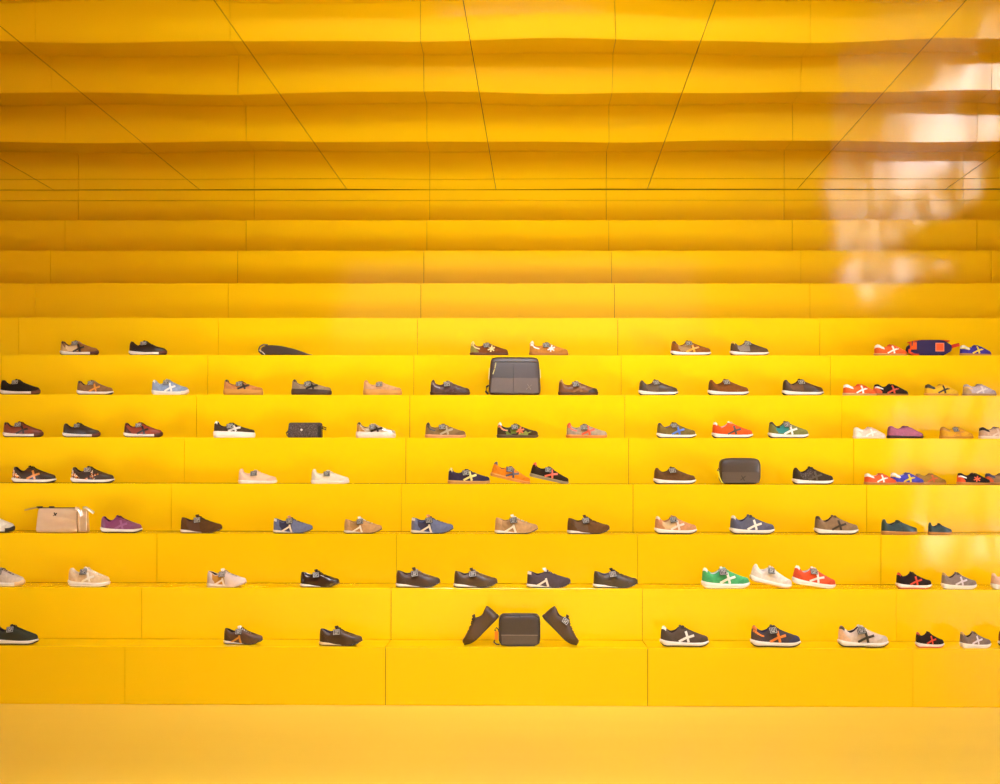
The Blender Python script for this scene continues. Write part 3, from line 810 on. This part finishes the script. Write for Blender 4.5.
row(4,
    (2, 45, 'runner', '#7e3a24', 'red-brown runner with black cross at left end of fifth step', dict(fin='leather', X=BLK, tab=BLK, bumper='#5c2e1e', laces='#6a3020', hs=.92)),
    (62, 102, 'runner', '#3a2a22', 'dark brown leather runner between two red-brown runners', dict(fin='leather', bumper='#5c2a1c', laces='#2c2019', hs=.92)),
    (123, 164, 'runner', '#96402a', 'bright red-brown runner with black heel right of dark brown runner', dict(fin='leather', X=BLK, heel='#4c1c16', tab='#3c1612', bumper='#4c241a', laces='#5c2418', hs=.92)),
    (213, 256, 'cupsole', '#4a3c30', 'charcoal brown trainer with thick white sole and white heel tab', dict(sole=W, X=W, tab=W, laces='#3c322a', hs=1.0)),
    (356, 396, 'cupsole', '#d8d2cc', 'silver trainer with black cross and gold heel panel', dict(fin='metallic', sole='#e6d8cc', X=BLK, tab=BLK, heel='#c89a5a', stripe='#c89a5a', laces='#c8c2bc', toe='#e4e0dc')),
    (425, 466, 'flat', '#8c7048', 'olive taupe trainer with pinkish gum sole and black heel tab', dict(sole='#d8a070', tab=BLK, X='#b8a888', laces='#4c4036', toe='#7a6040', stripe='#3c3228')),
    (497, 538, 'flat', 'camo', 'camouflage trainer with white heel tab and orange star', dict(sole='#5c4a30', X='#ee7a4a', star=True, tab=W, stripe='#ee8a50', laces='#5c5c3c', tongue='#3c301c')),
    (566, 607, 'flat', '#a89884', 'grey trainer with orange cross and orange gum sole', dict(sole='#d68a3c', X='#e85a34', tab='#e85a34', stripe='#e85a34', laces='#8c8074', eye='#6c5c68', toe='#b0a08c')),
    (656, 696, 'runner', '#7c6a38', 'olive runner with bright blue cross', dict(X='#4a74d8', tab='#3a2c22', lining='#4a6ac0', laces='#6a5c38', eye='#6a5a34', tagc=True, hs=.95)),
    (711, 753, 'runner', '#e85a20', 'orange-red runner with dark grey cross and white heel tab', dict(X='#4a4038', tab=W, lining='#f0e8e0', tongue=W, laces='#f0b090', tagc=False, hs=.95)),
    (767, 809, 'runner', '#7c7c44', 'green runner with teal panels, white cross and black heel tab', dict(X=W, tab='#2c2420', quarter='#3a8a84', collar='#2c2622', laces='#5c5c3c', lining='#201c1a', eye='#6c7450', tagc=True)),
    (851, 886, 'kids', '#eccab8', 'blush and white low trainer with white sole on fifth step', dict(sole='#f2e4d8', X=W, tab=W, lining='#f0e4da', laces='#f0dcd0', tagc=False, heel='#f4e6da')),
    (885, 924, 'kids', '#a8627e', 'mauve pink low trainer with black sole', dict(sole='#3a2a2c', tagc=False, laces='#7c4860', lining='#4c3038', X='#a05a78')),
    (937, 974, 'kids', '#d8a028', 'mustard yellow low trainer on fifth step', dict(sole='#c89030', tagc=True, laces='#a87a20', X='#cc8c20', lining='#a87c28', tab='#b07c28')),
    (976, 1013, 'kids', '#c4a48a', 'beige low trainer with black collar cut off by frame on fifth step', dict(sole='#efe2d2', collar='#2c2828', laces='#4c4440', tagc=False, X='#d8c4b0')),
)
row(5,
    (-1, 42, 'runner', '#221a14', 'black runner with white sole cut off by the frame on sixth step', dict(bumper='#5c3220', laces='#1c1612', hs=.92)),
    (76, 115, 'runner', '#8a6440', 'brown suede runner with black heel tab beside light blue runner', dict(X='#e0902c', tab=BLK, laces='#9a8068', eye='#8c6c50', hs=.95, tongue='#8a6c50')),
    (151, 190, 'runner', '#93a5c4', 'light blue runner with white cross', dict(X=W, tab=W, lining='#c8ccd4', tongue='#b0b8c4', laces='#9cacc8', out=W, bumper='#f2ddcc')),
    (223, 264, 'cupsole', '#c4844c', 'light brown suede trainer with thick gum sole and black heel tab', dict(sole='#c98f3a', X=BLK, tab=BLK, laces='#3c2c20', lining='#7c5434')),
    (291, 332, 'cupsole', '#9a8468', 'taupe trainer with thick dark brown sole and black heel tab', dict(sole='#43301f', X=BLK, tab=BLK, laces='#3c3028', lining='#5c4c3c')),
    (363, 402, 'cupsole', '#d6a578', 'pale beige trainer with tan gum sole and no heel contrast', dict(sole='#cb9448', tab='#b87c50', laces='#c89c74', lining='#b8885c')),
    (430, 470, 'flat', '#4c3432', 'dark purple-brown leather trainer left of the large brown bag', dict(fin='leather', sole='#4a3020', laces='#a0949c', X='#5c4444', stripe='#8c8084', hs=1.05)),
    (558, 598, 'flat', '#7a4c28', 'brown leather trainer with white laces right of the large brown bag', dict(fin='leather', sole='#5a3c1e', laces='#c8bcb4', X='#8c6440', tab='#b08c4c', toe='#3c281a', hs=1.05)),
    (638, 678, 'runner', '#4c3a2c', 'dark brown leather runner with white sole, left of the rust brown runner', dict(fin='leather', laces='#4c3c34', hs=.95, quarter='#6c5a48', lining='#2c201a')),
    (707, 749, 'runner', '#7c4a1e', 'rust brown suede runner with white sole', dict(laces='#6a3c18', hs=.95, heel='#6c4420', lining='#4c2c14')),
    (781, 824, 'runner', '#46301f', 'dark brown leather runner with white sole, right of the rust brown runner', dict(fin='leather', laces='#4c3c34', hs=.95, quarter='#6c5038', lining='#2c1c16')),
    (841, 877, 'kids', '#ea6428', 'orange low trainer with white cross on sixth step', dict(sole='#d6b078', X=W, tab=W, lining='#2c2422', laces='#c85020', tagc=False)),
    (873, 911, 'kids', '#241c18', 'black low trainer with orange heel and white stripe on sixth step', dict(yo=0.05, sole='#b07c3c', X='#d8502c', heel='#d8643c', stripe=W, tagc=False, laces='#1c1614')),
    (922, 959, 'kids', '#ecbc30', 'yellow low trainer with black cross and black heel stripes', dict(sole='#d8a040', X='#2c2420', tab='#2c2420', stripe='#2c2420', tagc=False, laces='#d8a828', lining='#c85a2c')),
    (960, 997, 'kids', '#b4a8b4', 'lilac grey low trainer with gold heel', dict(sole='#b09070', heel='#b89a6c', stripe='#e0b870', tagc=False, laces='#a8a0b0', X='#d8d0d4', lining='#2c2a34')),
)
row(6,
    (59, 100, 'runner', '#8e6238', 'brown and tan runner with black cross at left end of seventh step', dict(X=BLK, tab=BLK, quarter='#e0c498', heel='#c8a878', laces='#a88c74', bumper='#4c2418', hs=.92)),
    (128, 168, 'runner', '#2a1a14', 'black runner with white sole at right of brown and tan runner', dict(fin='leather', bumper='#4c2418', laces='#221814', hs=.92)),
    (470, 508, 'flat', '#7c4620', 'brown suede trainer with pale star and olive heel on seventh step', dict(sole='#6a4026', X='#ecd690', star=True, tab='#d8c47c', heel='#8a8440', laces='#8c8478', stripe='#d8c47c', hs=1.0)),
    (529, 568, 'flat', '#c48438', 'camel trainer with white star and white heel stripe on seventh step', dict(sole='#b07434', X=W, star=True, tab='#e8dccc', stripe=W, laces='#8c8888', hs=1.0)),
    (670, 711, 'runner', '#8c5620', 'tan brown runner with amber cross on seventh step', dict(X='#e8a020', tab='#4c2c18', quarter='#a08058', laces='#84603c', hs=.9, lining='#3c2414')),
    (729, 769, 'runner', '#5c4632', 'grey-brown runner with yellow heel tab on seventh step', dict(tab='#eec02c', quarter='#8c8078', laces='#9c9490', hs=.92, lining='#241c16', out='#6c2c1c')),
    (872, 908, 'kids', '#e46428', 'orange low trainer with white cross left of the navy waist pack', dict(sole='#cc9a5c', X=W, tab=W, lining='#f0e4d8', laces='#c85424', tagc=False)),
    (957, 992, 'kids', '#463aa0', 'royal blue low trainer with white heel right of the navy waist pack', dict(sole='#c48e48', X='#e8d040', tab=W, stripe='#e8d040', lining='#e8e0dc', laces='#342c80', tagc=False)),
)

# two leather shoes stand on their toes and lean on the camera bag
def leaning(x0, x1, pitch, yaw, label):
    o = shoe(0, x0, x1, 'slim', '#54402f', label, 'leather shoes leaning on the bag', fin='leather', sole='#4a3828', out='#33271e', laces='#3c3028', lining='#3a2c24', tagc=(yaw == 0), pitch=pitch, yaw=yaw, yo=0.02)
    return o
def lean(x_toe, x_end, side, label):
    """side = +1: toe to the right; -1: toe to the left."""
    S = SHAPES['slim']
    o = shoe(0, x_toe - 20, x_toe + 20, 'slim', '#54402f', label, 'leather shoes leaning on the bag', fin='leather', sole='#4a3828', out='#33271e', laces='#3c3028', lining='#3a2c24', tagc=(side > 0))
    sc = 0.95
    o.scale = (sc, sc, sc)
    o.rotation_euler = (0, R(45), 0 if side > 0 else PI)
    Mx = Matrix.LocRotScale(Vector((0, 0, 0)), o.rotation_euler, Vector(o.scale))
    pts = [Mx @ v.co for n in ('upper', 'outsole', 'midsole', 'toe_cap') for v in S.get(n).vertices]
    o.location.z = TOPS[0] + 0.0006 - min(p.z for p in pts)
    ex = max(p.x for p in pts) if side > 0 else min(p.x for p in pts)
    o.location.x = px2x(x_toe, 0, 0.11) - ex
    o.location.y = 0.11
    return o
lean(462.8, 500, -1, 'dark brown leather shoe leaning with toe to left on grey camera bag')
lean(579, 541, +1, 'dark brown leather shoe leaning with toe to right on grey camera bag')

# ------------------------------------------------------------------ the bags
def pouch(w, d, h, n=10, pn=6.0, shape=None):
    """A soft box: half sizes on a super-ellipsoid, base at z = 0."""
    mb = MB()
    for ax in range(3):
        for sg in (-1, 1):
            P = []
            for i in range(n + 1):
                rowp = []
                for j in range(n + 1):
                    p = [0, 0, 0]
                    p[ax] = sg; p[(ax + 1) % 3] = math.sin(PI / 2 * (2 * i / n - 1)); p[(ax + 2) % 3] = math.sin(PI / 2 * (2 * j / n - 1))
                    p = np.array(p, float)
                    r = (np.abs(p) ** pn).sum() ** (1 / pn)
                    p = p / r
                    q = np.array((p[0] * w / 2, p[1] * d / 2, (p[2] + 1) * h / 2))
                    if shape: q = shape(q, p)
                    rowp.append(q)
                P.append(rowp)
            mb.grid(P, flip=(sg < 0))
    import bmesh
    me = mb.mesh('tmp')
    bm = bmesh.new(); bm.from_mesh(me)
    bmesh.ops.remove_doubles(bm, verts=bm.verts[:], dist=1e-5)
    bmesh.ops.recalc_face_normals(bm, faces=bm.faces[:])
    bm.to_mesh(me); bm.free()
    for p in me.polygons: p.use_smooth = True
    return me
def bag(name, label, cat, k, x0, x1, depth, yoff):
    o = empty(name, (px2x((x0 + x1) / 2, k, yoff), k * D + yoff, TOPS[k] + 0.0006))
    tag(o, label, cat)
    return o
def wpx(px, k, yoff=0.06):
    return px / PPM * (D0 + k * D + yoff) / D0
def rope(name, pts, ra, rb, material, parent, up=(0, 0, 1), n=8):
    return link(name, MB().tube(pts, ra, rb, n, up=up).mesh(name), material, parent)
def cross(name, c, s, w, material, parent, y):
    mb = MB()
    for a, b in (((-.5, -.45), (.5, .35)), ((-.28, .5), (.32, -.5))):
        mb.tube([(c[0] + a[0] * s, y, c[1] + a[1] * s), (c[0] + b[0] * s, y, c[1] + b[1] * s)], w, 0.0018, 6, up=(0, 1, 0))
    return link(name, mb.mesh(name), material, parent)

# large brown bag on the sixth step
b = bag('satchel', 'large dark brown leather bag with pale zip pulls on sixth step', 'bag', 5, 487.5, 541.5, .12, .10)
w, h, d = wpx(53, 5), wpx(38.5, 5), 0.12
def sh(q, p):
    f = q[2] / h
    q[0] *= 1.0 - 0.09 * f
    q[1] *= 1.0 - 0.30 * f
    return q
mb_body = mat('#3c2c25', 'leather')
link('body', pouch(w, d, h, 14, 9, sh), mb_body, b)
def yf(z): return -(d / 2) * (1 - 0.30 * z / h)
def sheet(name, x0, x1, z0, z1, material, parent, t=0.004, yfun=yf):
    mb = MB(); T = []; B = []
    for i in range(9):
        x = x0 + (x1 - x0) * i / 8; r1 = []; r2 = []
        for j in range(7):
            z = z0 + (z1 - z0) * j / 6
            sag = 0.0015 * math.sin(40 * x)
            r1.append((x * (1 - 0.09 * z / h), yfun(z) - t, z + sag)); r2.append((x * (1 - 0.09 * z / h), yfun(z) + 0.004, z + sag))
        T.append(r1); B.append(r2)
    mb.grid(T); mb.grid(B, flip=True); mb.grid([T[0], B[0]]); mb.grid([T[-1], B[-1]])
    mb.grid([[r[0] for r in T], [r[0] for r in B]]); mb.grid([[r[-1] for r in T], [r[-1] for r in B]])
    return link(name, mb.mesh(name), material, parent)
pk = sheet('front_pocket', -w * .45, w * .45, 0.018, h * .45, mat('#5a483b', 'leather'), b)
pk['label'] = 'lighter brown front pocket'
cross('emblem', (w * .27, h * .22), 0.040, 0.0025, mat('#857263', 'leather'), pk, yf(h * .2) - 0.005)
sheet('upper_pocket', -w * .40, -w * .02, h * .46, h * .74, mat('#36291f', 'leather'), b, 0.003)
rope('seam', [(-w * .02, yf(z) - 0.0045, z) for z in np.linspace(0.02, h * .74, 8)], 0.0014, 0.0014, mat('#33281f', 'leather'), b)
rope('piping', [(x, yf(h * .85) - 0.001, h * .87) for x in np.linspace(-w * .42, w * .42, 10)], 0.003, 0.003, mat('#33281f', 'leather'), b)
z = rope('zip_pull', [(-w * .355, yf(h * .8) - 0.008, h * .85), (-w * .375, yf(h * .65) - 0.008, h * .70)], 0.0055, 0.003, mat('#e4dc9a', 'canvas'), b)
rope('zip_pull', [(-w * .375, yf(h * .65) - 0.008, h * .685), (-w * .41, yf(h * .55) - 0.008, h * .55)], 0.005, 0.003, mat('#e4dc9a', 'canvas'), b)
rope('zip_pull', [(-w * .475, -0.01, h * .72), (-w * .487, -0.02, h * .42)], 0.004, 0.003, mat('#e4dc9a', 'canvas'), b)
rope('zip_pull', [(w * .475, -0.01, h * .68), (w * .482, -0.02, h * .46)], 0.004, 0.003, mat('#dcd4b4', 'canvas'), b)
rope('side_tab', [(-w * .50 , 0, 0.012), (-w * .545, 0, 0.03), (-w * .53, 0, 0.065), (-w * .49, 0, 0.075)], 0.012, 0.008, mat('#2c2320', 'leather'), b)

# charcoal wash bag on the fourth step
b = bag('wash_bag', 'charcoal leather wash bag with yellow zip pull on fourth step', 'bag', 3, 719, 760, .10, .09)
w, h, d = wpx(41, 3), wpx(26.5, 3), 0.10
M1 = mat('#473a33', 'leather')
link('body', pouch(w, d, h, 12, 5.0, None), M1, b)
rope('zipper', [(w * .485 * math.cos(a) * (1 if abs(math.cos(a)) > .2 else 1), -0.012, h * .5 + h * .47 * math.sin(a)) for a in np.linspace(0.2, PI - 0.2, 14)], 0.004, 0.006, mat('#241c1a', 'rubber'), b)
lp = MB(); T = [[(x, -d / 2 * (1 - 0.10 * abs(x / w * 2) ** 3) - 0.0035, z) for z in np.linspace(h * .06, h * .46, 6)] for x in np.linspace(-w * .44, w * .44, 12)]
B = [[(p[0], p[1] + 0.008, p[2]) for p in r] for r in T]
lp.grid(T); lp.grid(B, flip=True); lp.grid([T[0], B[0]]); lp.grid([T[-1], B[-1]]); lp.grid([[r[0] for r in T], [r[0] for r in B]]); lp.grid([[r[-1] for r in T], [r[-1] for r in B]])
lp_o = link('lower_panel', lp.mesh('lower_panel'), mat('#57493f', 'leather'), b)
cross('emblem', (w * .05, h * .24), 0.034, 0.0028, mat('#231a17', 'leather'), lp_o, -d / 2 - 0.004)
rope('loop', [(-w * .47, -0.02, h * .50), (-w * .53, -0.025, h * .60), (-w * .56, -0.03, h * .54), (-w * .50, -0.03, h * .46)], 0.004, 0.004, mat('#3a2c28', 'leather'), b)
zp = rope('zip_pull', [(-w * .54, -0.035, h * .50), (-w * .52, -0.045, h * .30), (-w * .47, -0.05, h * .12), (-w * .43, -0.055, h * .03)], 0.006, 0.003, mat('#e8dc3a', 'canvas'), b)

# patterned pouch on the fifth step
b = bag('pencil_pouch', 'dark speckled pouch with end loop on fifth step', 'bag', 4, 288, 321.5, .08, .08)
w, h, d = wpx(34, 4), wpx(15.2, 4), 0.08
def sh2(q, p):
    f = q[2] / h
    q[1] *= 1.0 - 0.35 * f
    q[0] += 0.010 * f if q[0] < 0 else 0.002 * f
    return q
link('body', pouch(w, d, h, 12, 14, sh2), SPECKLE, b)
ep = MB(); ep.box((w * .42, -d / 2 - 0.001, 0.002), (w * .5 + 0.003, d / 2 - 0.014, h * .80)); link('end_panel', ep.mesh('end_panel'), mat('#211815', 'leather'), b)
em = MB(); em.tube([(-w * .07, -d / 2 + 0.001, h * .52), (-w * .07, -d / 2 - 0.003, h * .52)], 0.008, 0.008, 14, up=(0, 0, 1)); link('emblem', em.mesh('emblem'), mat('#d8d0c8', 'leather'), b)
rope('loop', [(w * .49, -0.01, h * .70), (w * .56, -0.015, h * .72), (w * .64, -0.02, h * .66), (w * .635, -0.02, h * .52), (w * .57, -0.015, h * .58), (w * .49, -0.01, h * .64)], 0.006, 0.004, mat('#3a2c26', 'canvas'), b)
rope('side_tab', [(-w * .47, 0, h * .50), (-w * .545, -0.005, h * .30), (-w * .53, -0.005, h * .18), (-w * .48, 0, h * .2)], 0.005, 0.005, mat('#2c211d', 'canvas'), b)

# flat clutch on the seventh step
b = bag('clutch', 'flat black pouch lying on its side on seventh step', 'bag', 6, 260, 314, .14, .12)
w, h, d = wpx(50, 6), wpx(10.5, 6), 0.18
def sh3(q, p):
    u = q[0] / w + 0.5
    top = min(1.0, 0.80 + 1.4 * u) if u < 0.42 else 1.0
    top *= 1 - 0.93 * max(0, (u - 0.22) / 0.78) ** 1.7
    q[2] = q[2] * max(0.06, top)
    return q
link('body', pouch(w, d, h, 16, 9, sh3), mat('#3a2a20', 'leather'), b)
rope('strap', [(-w * .36, -0.06, h * 1.02), (-w * .45, -0.07, h * 1.02), (-w * .51, -0.075, h * .84), (-w * .53, -0.08, h * .60), (-w * .52, -0.09, h * .36), (-w * .45, -0.092, h * .05)], 0.0055, 0.003, mat('#2c221d', 'leather'), b, up=(0, 1, 0))
rope('zip_pull', [(-w * .52, -0.09, h * .50), (-w * .46, -0.092, h * .34), (-w * .40, -0.092, h * .06)], 0.004, 0.003, mat('#cfc6bc', 'metallic'), b, up=(0, 1, 0))
rope('zip_end', [(w * .46, -0.03, h * .14), (w * .53, -0.03, h * .05)], 0.005, 0.004, mat('#6c665e', 'metallic'), b)

# gold pouch on the third step
b = bag('gold_pouch', 'shiny gold pouch with black emblem and knotted straps on third step', 'bag', 2, 37, 80, .10, .09)
w, h, d = wpx(42, 2), wpx(24.5, 2), 0.075
GOLD = mat('#f0d9bc', 'foil')
def sh4(q, p):
    f = q[2] / h
    q[1] *= (1 - f) ** 0.75 * 0.94 + 0.06
    q[0] *= 1.02 - 0.07 * f
    q[1] += 0.011 * math.sin(16 * f + 26 * q[0]) * min(1, max(0.12, (q[0] - 0.0) / 0.05)) * (1 if q[1] < 0 else 0) * min(1, 4 * f, 5 * (1 - f))
    return q
link('body', pouch(w, d, h, 18, 12, sh4), GOLD, b)
rope('zipper', [(x, 0, h + 0.001) for x in np.linspace(-w * .50, w * .47, 8)], 0.005, 0.004, mat('#5c5048', 'metallic'), b)
rope('zip_slider', [(-w * .52, -0.002, h + 0.006), (-w * .38, -0.002, h + 0.008)], 0.006, 0.004, mat('#241c1a', 'rubber'), b)
rope('zip_slider', [(-w * .22, -0.002, h + 0.008), (-w * .10, -0.002, h + 0.008)], 0.006, 0.004, mat('#241c1a', 'rubber'), b)
rope('zip_pull', [(-w * .50, -0.004, h + 0.004), (-w * .68, -0.01, h - 0.006), (-w * .80, -0.012, h - 0.014)], 0.005, 0.002, mat('#d8b878', 'metallic'), b, up=(0, 1, 0))
cross('emblem', (-w * .06, h * .74), 0.024, 0.0035, mat('#231a1c', 'leather'), b, -d / 2 * (1 - .74) ** .75 - 0.003)
# the second compartment behind, showing beyond the right end
me2 = pouch(w * .22, d * .9, h * .93, 10, 8, lambda q, p: np.array((q[0] * (1.05 - 0.25 * q[2] / h), q[1] * (1 - 0.7 * q[2] / h), q[2])))
c2 = link('back_compartment', me2, GOLD, b); c2.location = (w * .575, 0.032, 0)
rope('strap', [(w * .42, -0.012, h * 1.0), (w * .50, -0.024, h * .98), (w * .57, -0.03, h * .86), (w * .60, -0.03, h * .68)], 0.010, 0.003, mat('#ecdcc8', 'metallic'), b, up=(0, 1, 0))
rope('strap', [(w * .58, 0.01, h * 1.0), (w * .66, 0, h * 1.02), (w * .76, -0.005, h * .92), (w * .86, -0.008, h * .80)], 0.009, 0.003, mat('#ecdcc8', 'metallic'), b, up=(0, 1, 0))
rope('piping', [(w * .475, -d * .25, h * .86), (w * .49, -d * .42, h * .4), (w * .505, -d * .46, 0.004)], 0.003, 0.003, mat('#7c5c3c', 'leather'), b)

# grey camera bag on the lowest step
b = bag('camera_bag', 'dark grey boxy leather bag with orange tag between two leaning shoes', 'bag', 0, 499, 540.5, .12, .11)
w, h, d = wpx(41.5, 0), wpx(31.5, 0), 0.12
GREY = mat('#463c3a', 'leather')
link('body', pouch(w, d, h, 14, 7.0, None), GREY, b)
def frame_pts(y, a=1.0, n=28):
    out = []
    for t in np.linspace(0, 2 * PI, n):
        c, s_ = math.cos(t), math.sin(t)
        r = (abs(c) ** 7 + abs(s_) ** 7) ** (-1 / 7)
        out.append((c * r * w * .485 * a, y, h / 2 + s_ * r * h * .485 * a))
    return out
rope('piping', frame_pts(-d * .44), 0.0042, 0.0042, mat('#3a3232', 'leather'), b, up=(0, 1, 0))
rope('zipper', [(x, -d * .30, h * 1.002) for x in np.linspace(-w * .42, w * .42, 8)], 0.004, 0.003, mat('#2c2626', 'rubber'), b)
rope('seam', [(x, -d / 2 - 0.0005, h * .35) for x in np.linspace(-w * .44, w * .44, 8)], 0.0022, 0.0022, mat('#8a7868', 'leather'), b)
lpn = MB(); lpn.box((-w * .43, -d / 2 - 0.0015, h * .05), (w * .43, -d / 2 + 0.006, h * .34)); link('front_panel', lpn.mesh('front_panel'), mat('#5c504a', 'leather'), b)
rope('zip_pull', [(0, -d * .36, h * 1.0), (0.004, -d * .50, h * .93)], 0.006, 0.003, mat('#332b2b', 'leather'), b)
rope('strap_ring', [(-w * .50, -0.01, h * .48), (-w * .56, -0.012, h * .56), (-w * .60, -0.014, h * .48), (-w * .54, -0.012, h * .42), (-w * .50, -0.01, h * .46)], 0.004, 0.004, mat('#2c2422', 'leather'), b)
og = MB(); og.box((-w * .60, -0.035, h * .18), (-w * .515, -0.028, h * .46)); ot = link('tag', og.mesh('tag'), mat('#ee8420', 'leather'), b)
ot['label'] = 'orange leather tag'
rope('side_strap', [(-w * .58, -0.02, h * .20), (-w * .62, -0.02, 0.02), (-w * .55, -0.025, 0.006), (-w * .48, -0.03, 0.006)], 0.006, 0.004, mat('#332a28', 'leather'), b)

# waist pack on the seventh step
b = bag('waist_pack', 'navy waist pack with orange trim and orange square patch on seventh step', 'bag', 6, 907, 950, .10, .10)
w, h, d = wpx(43, 6), wpx(16.2, 6), 0.11
NAVY = mat('#2a2050', 'canvas'); ORG = mat('#ea5a1c', 'canvas')
def sh5(q, p):
    u = q[0] / w * 2
    f = q[2] / h
    a = max(0.0, abs(u) - 0.55) / 0.45
    c = 0.50 if u > 0 else 0.42
    q[2] = h * (c + (f - c) * (1 - 0.60 * a))
    q[0] *= 1.0 + 0.05 * (0.5 - abs(f - 0.5))
    q[1] *= 1 - 0.25 * a
    return q
link('body', pouch(w, d, h, 14, 9, sh5), NAVY, b)
for nm, (xa, xb, za, zb) in (('top_panel', (-0.46, 0.44, 0.95, 1.02)),):
    mbp = MB(); T = [[(x, y, h * (0.985 - 0.10 * max(0, -x / w * 2 - .45)) - 0.02 * abs(y) + 0.002 - 0.008 * max(0, abs(x / w * 2) - .75) * 4) for y in np.linspace(-d * .42, d * .40, 5)] for x in np.linspace(w * xa, w * xb, 12)]
    B = [[(p[0], p[1], p[2] - 0.008) for p in r] for r in T]
    mbp.grid(T); mbp.grid(B, flip=True); mbp.grid([T[0], B[0]]); mbp.grid([T[-1], B[-1]]); mbp.grid([[r[0] for r in T], [r[0] for r in B]]); mbp.grid([[r[-1] for r in T], [r[-1] for r in B]])
    link(nm, mbp.mesh(nm), ORG, b)
rope('zipper', [(x, -d * .38, h * (0.965 - 0.10 * max(0, -x / w * 2 - .45))) for x in np.linspace(-w * .36, w * .40, 9)], 0.0035, 0.003, mat('#4a3a8c', 'canvas'), b)
sp = MB(); sp.box((-w * .47, -d * .505, h * .40), (-w * .33, -d * .10, h * .84)); link('side_wing', sp.mesh('side_wing'), ORG, b)
rope('buckle', [(-w * .44, -d * .53, h * .62), (-w * .435, -d * .53, h * .90)], 0.007, 0.004, mat('#2c2a3a', 'rubber'), b)
rope('strap', [(-w * .42, -d * .3, h * .40), (-w * .50, -d * .42, h * .36), (-w * .50, -d * .48, h * .22), (-w * .38, -d * .52, h * .06), (-w * .28, -d * .50, 0.005)], 0.010, 0.004, mat('#c8421c', 'canvas'), b, up=(0, 1, 0))
rope('strap', [(w * .44, -d * .1, h * .52), (w * .55, -d * .2, h * .64), (w * .68, -d * .28, h * .72)], 0.013, 0.004, mat('#c03414', 'canvas'), b, up=(0, 1, 0))
pt = MB(); pt.box((w * .10, -d / 2 - 0.003, h * .28), (w * .30, -d / 2 + 0.006, h * .80)); po = link('patch', pt.mesh('patch'), mat('#f08a6a', 'canvas'), b)
po['label'] = 'orange square patch'
pi_ = MB(); pi_.box((w * .118, -d / 2 - 0.004, h * .325), (w * .282, -d / 2 + 0.004, h * .755)); link('patch_inlay', pi_.mesh('patch_inlay'), mat('#f05a2a', 'canvas'), po)
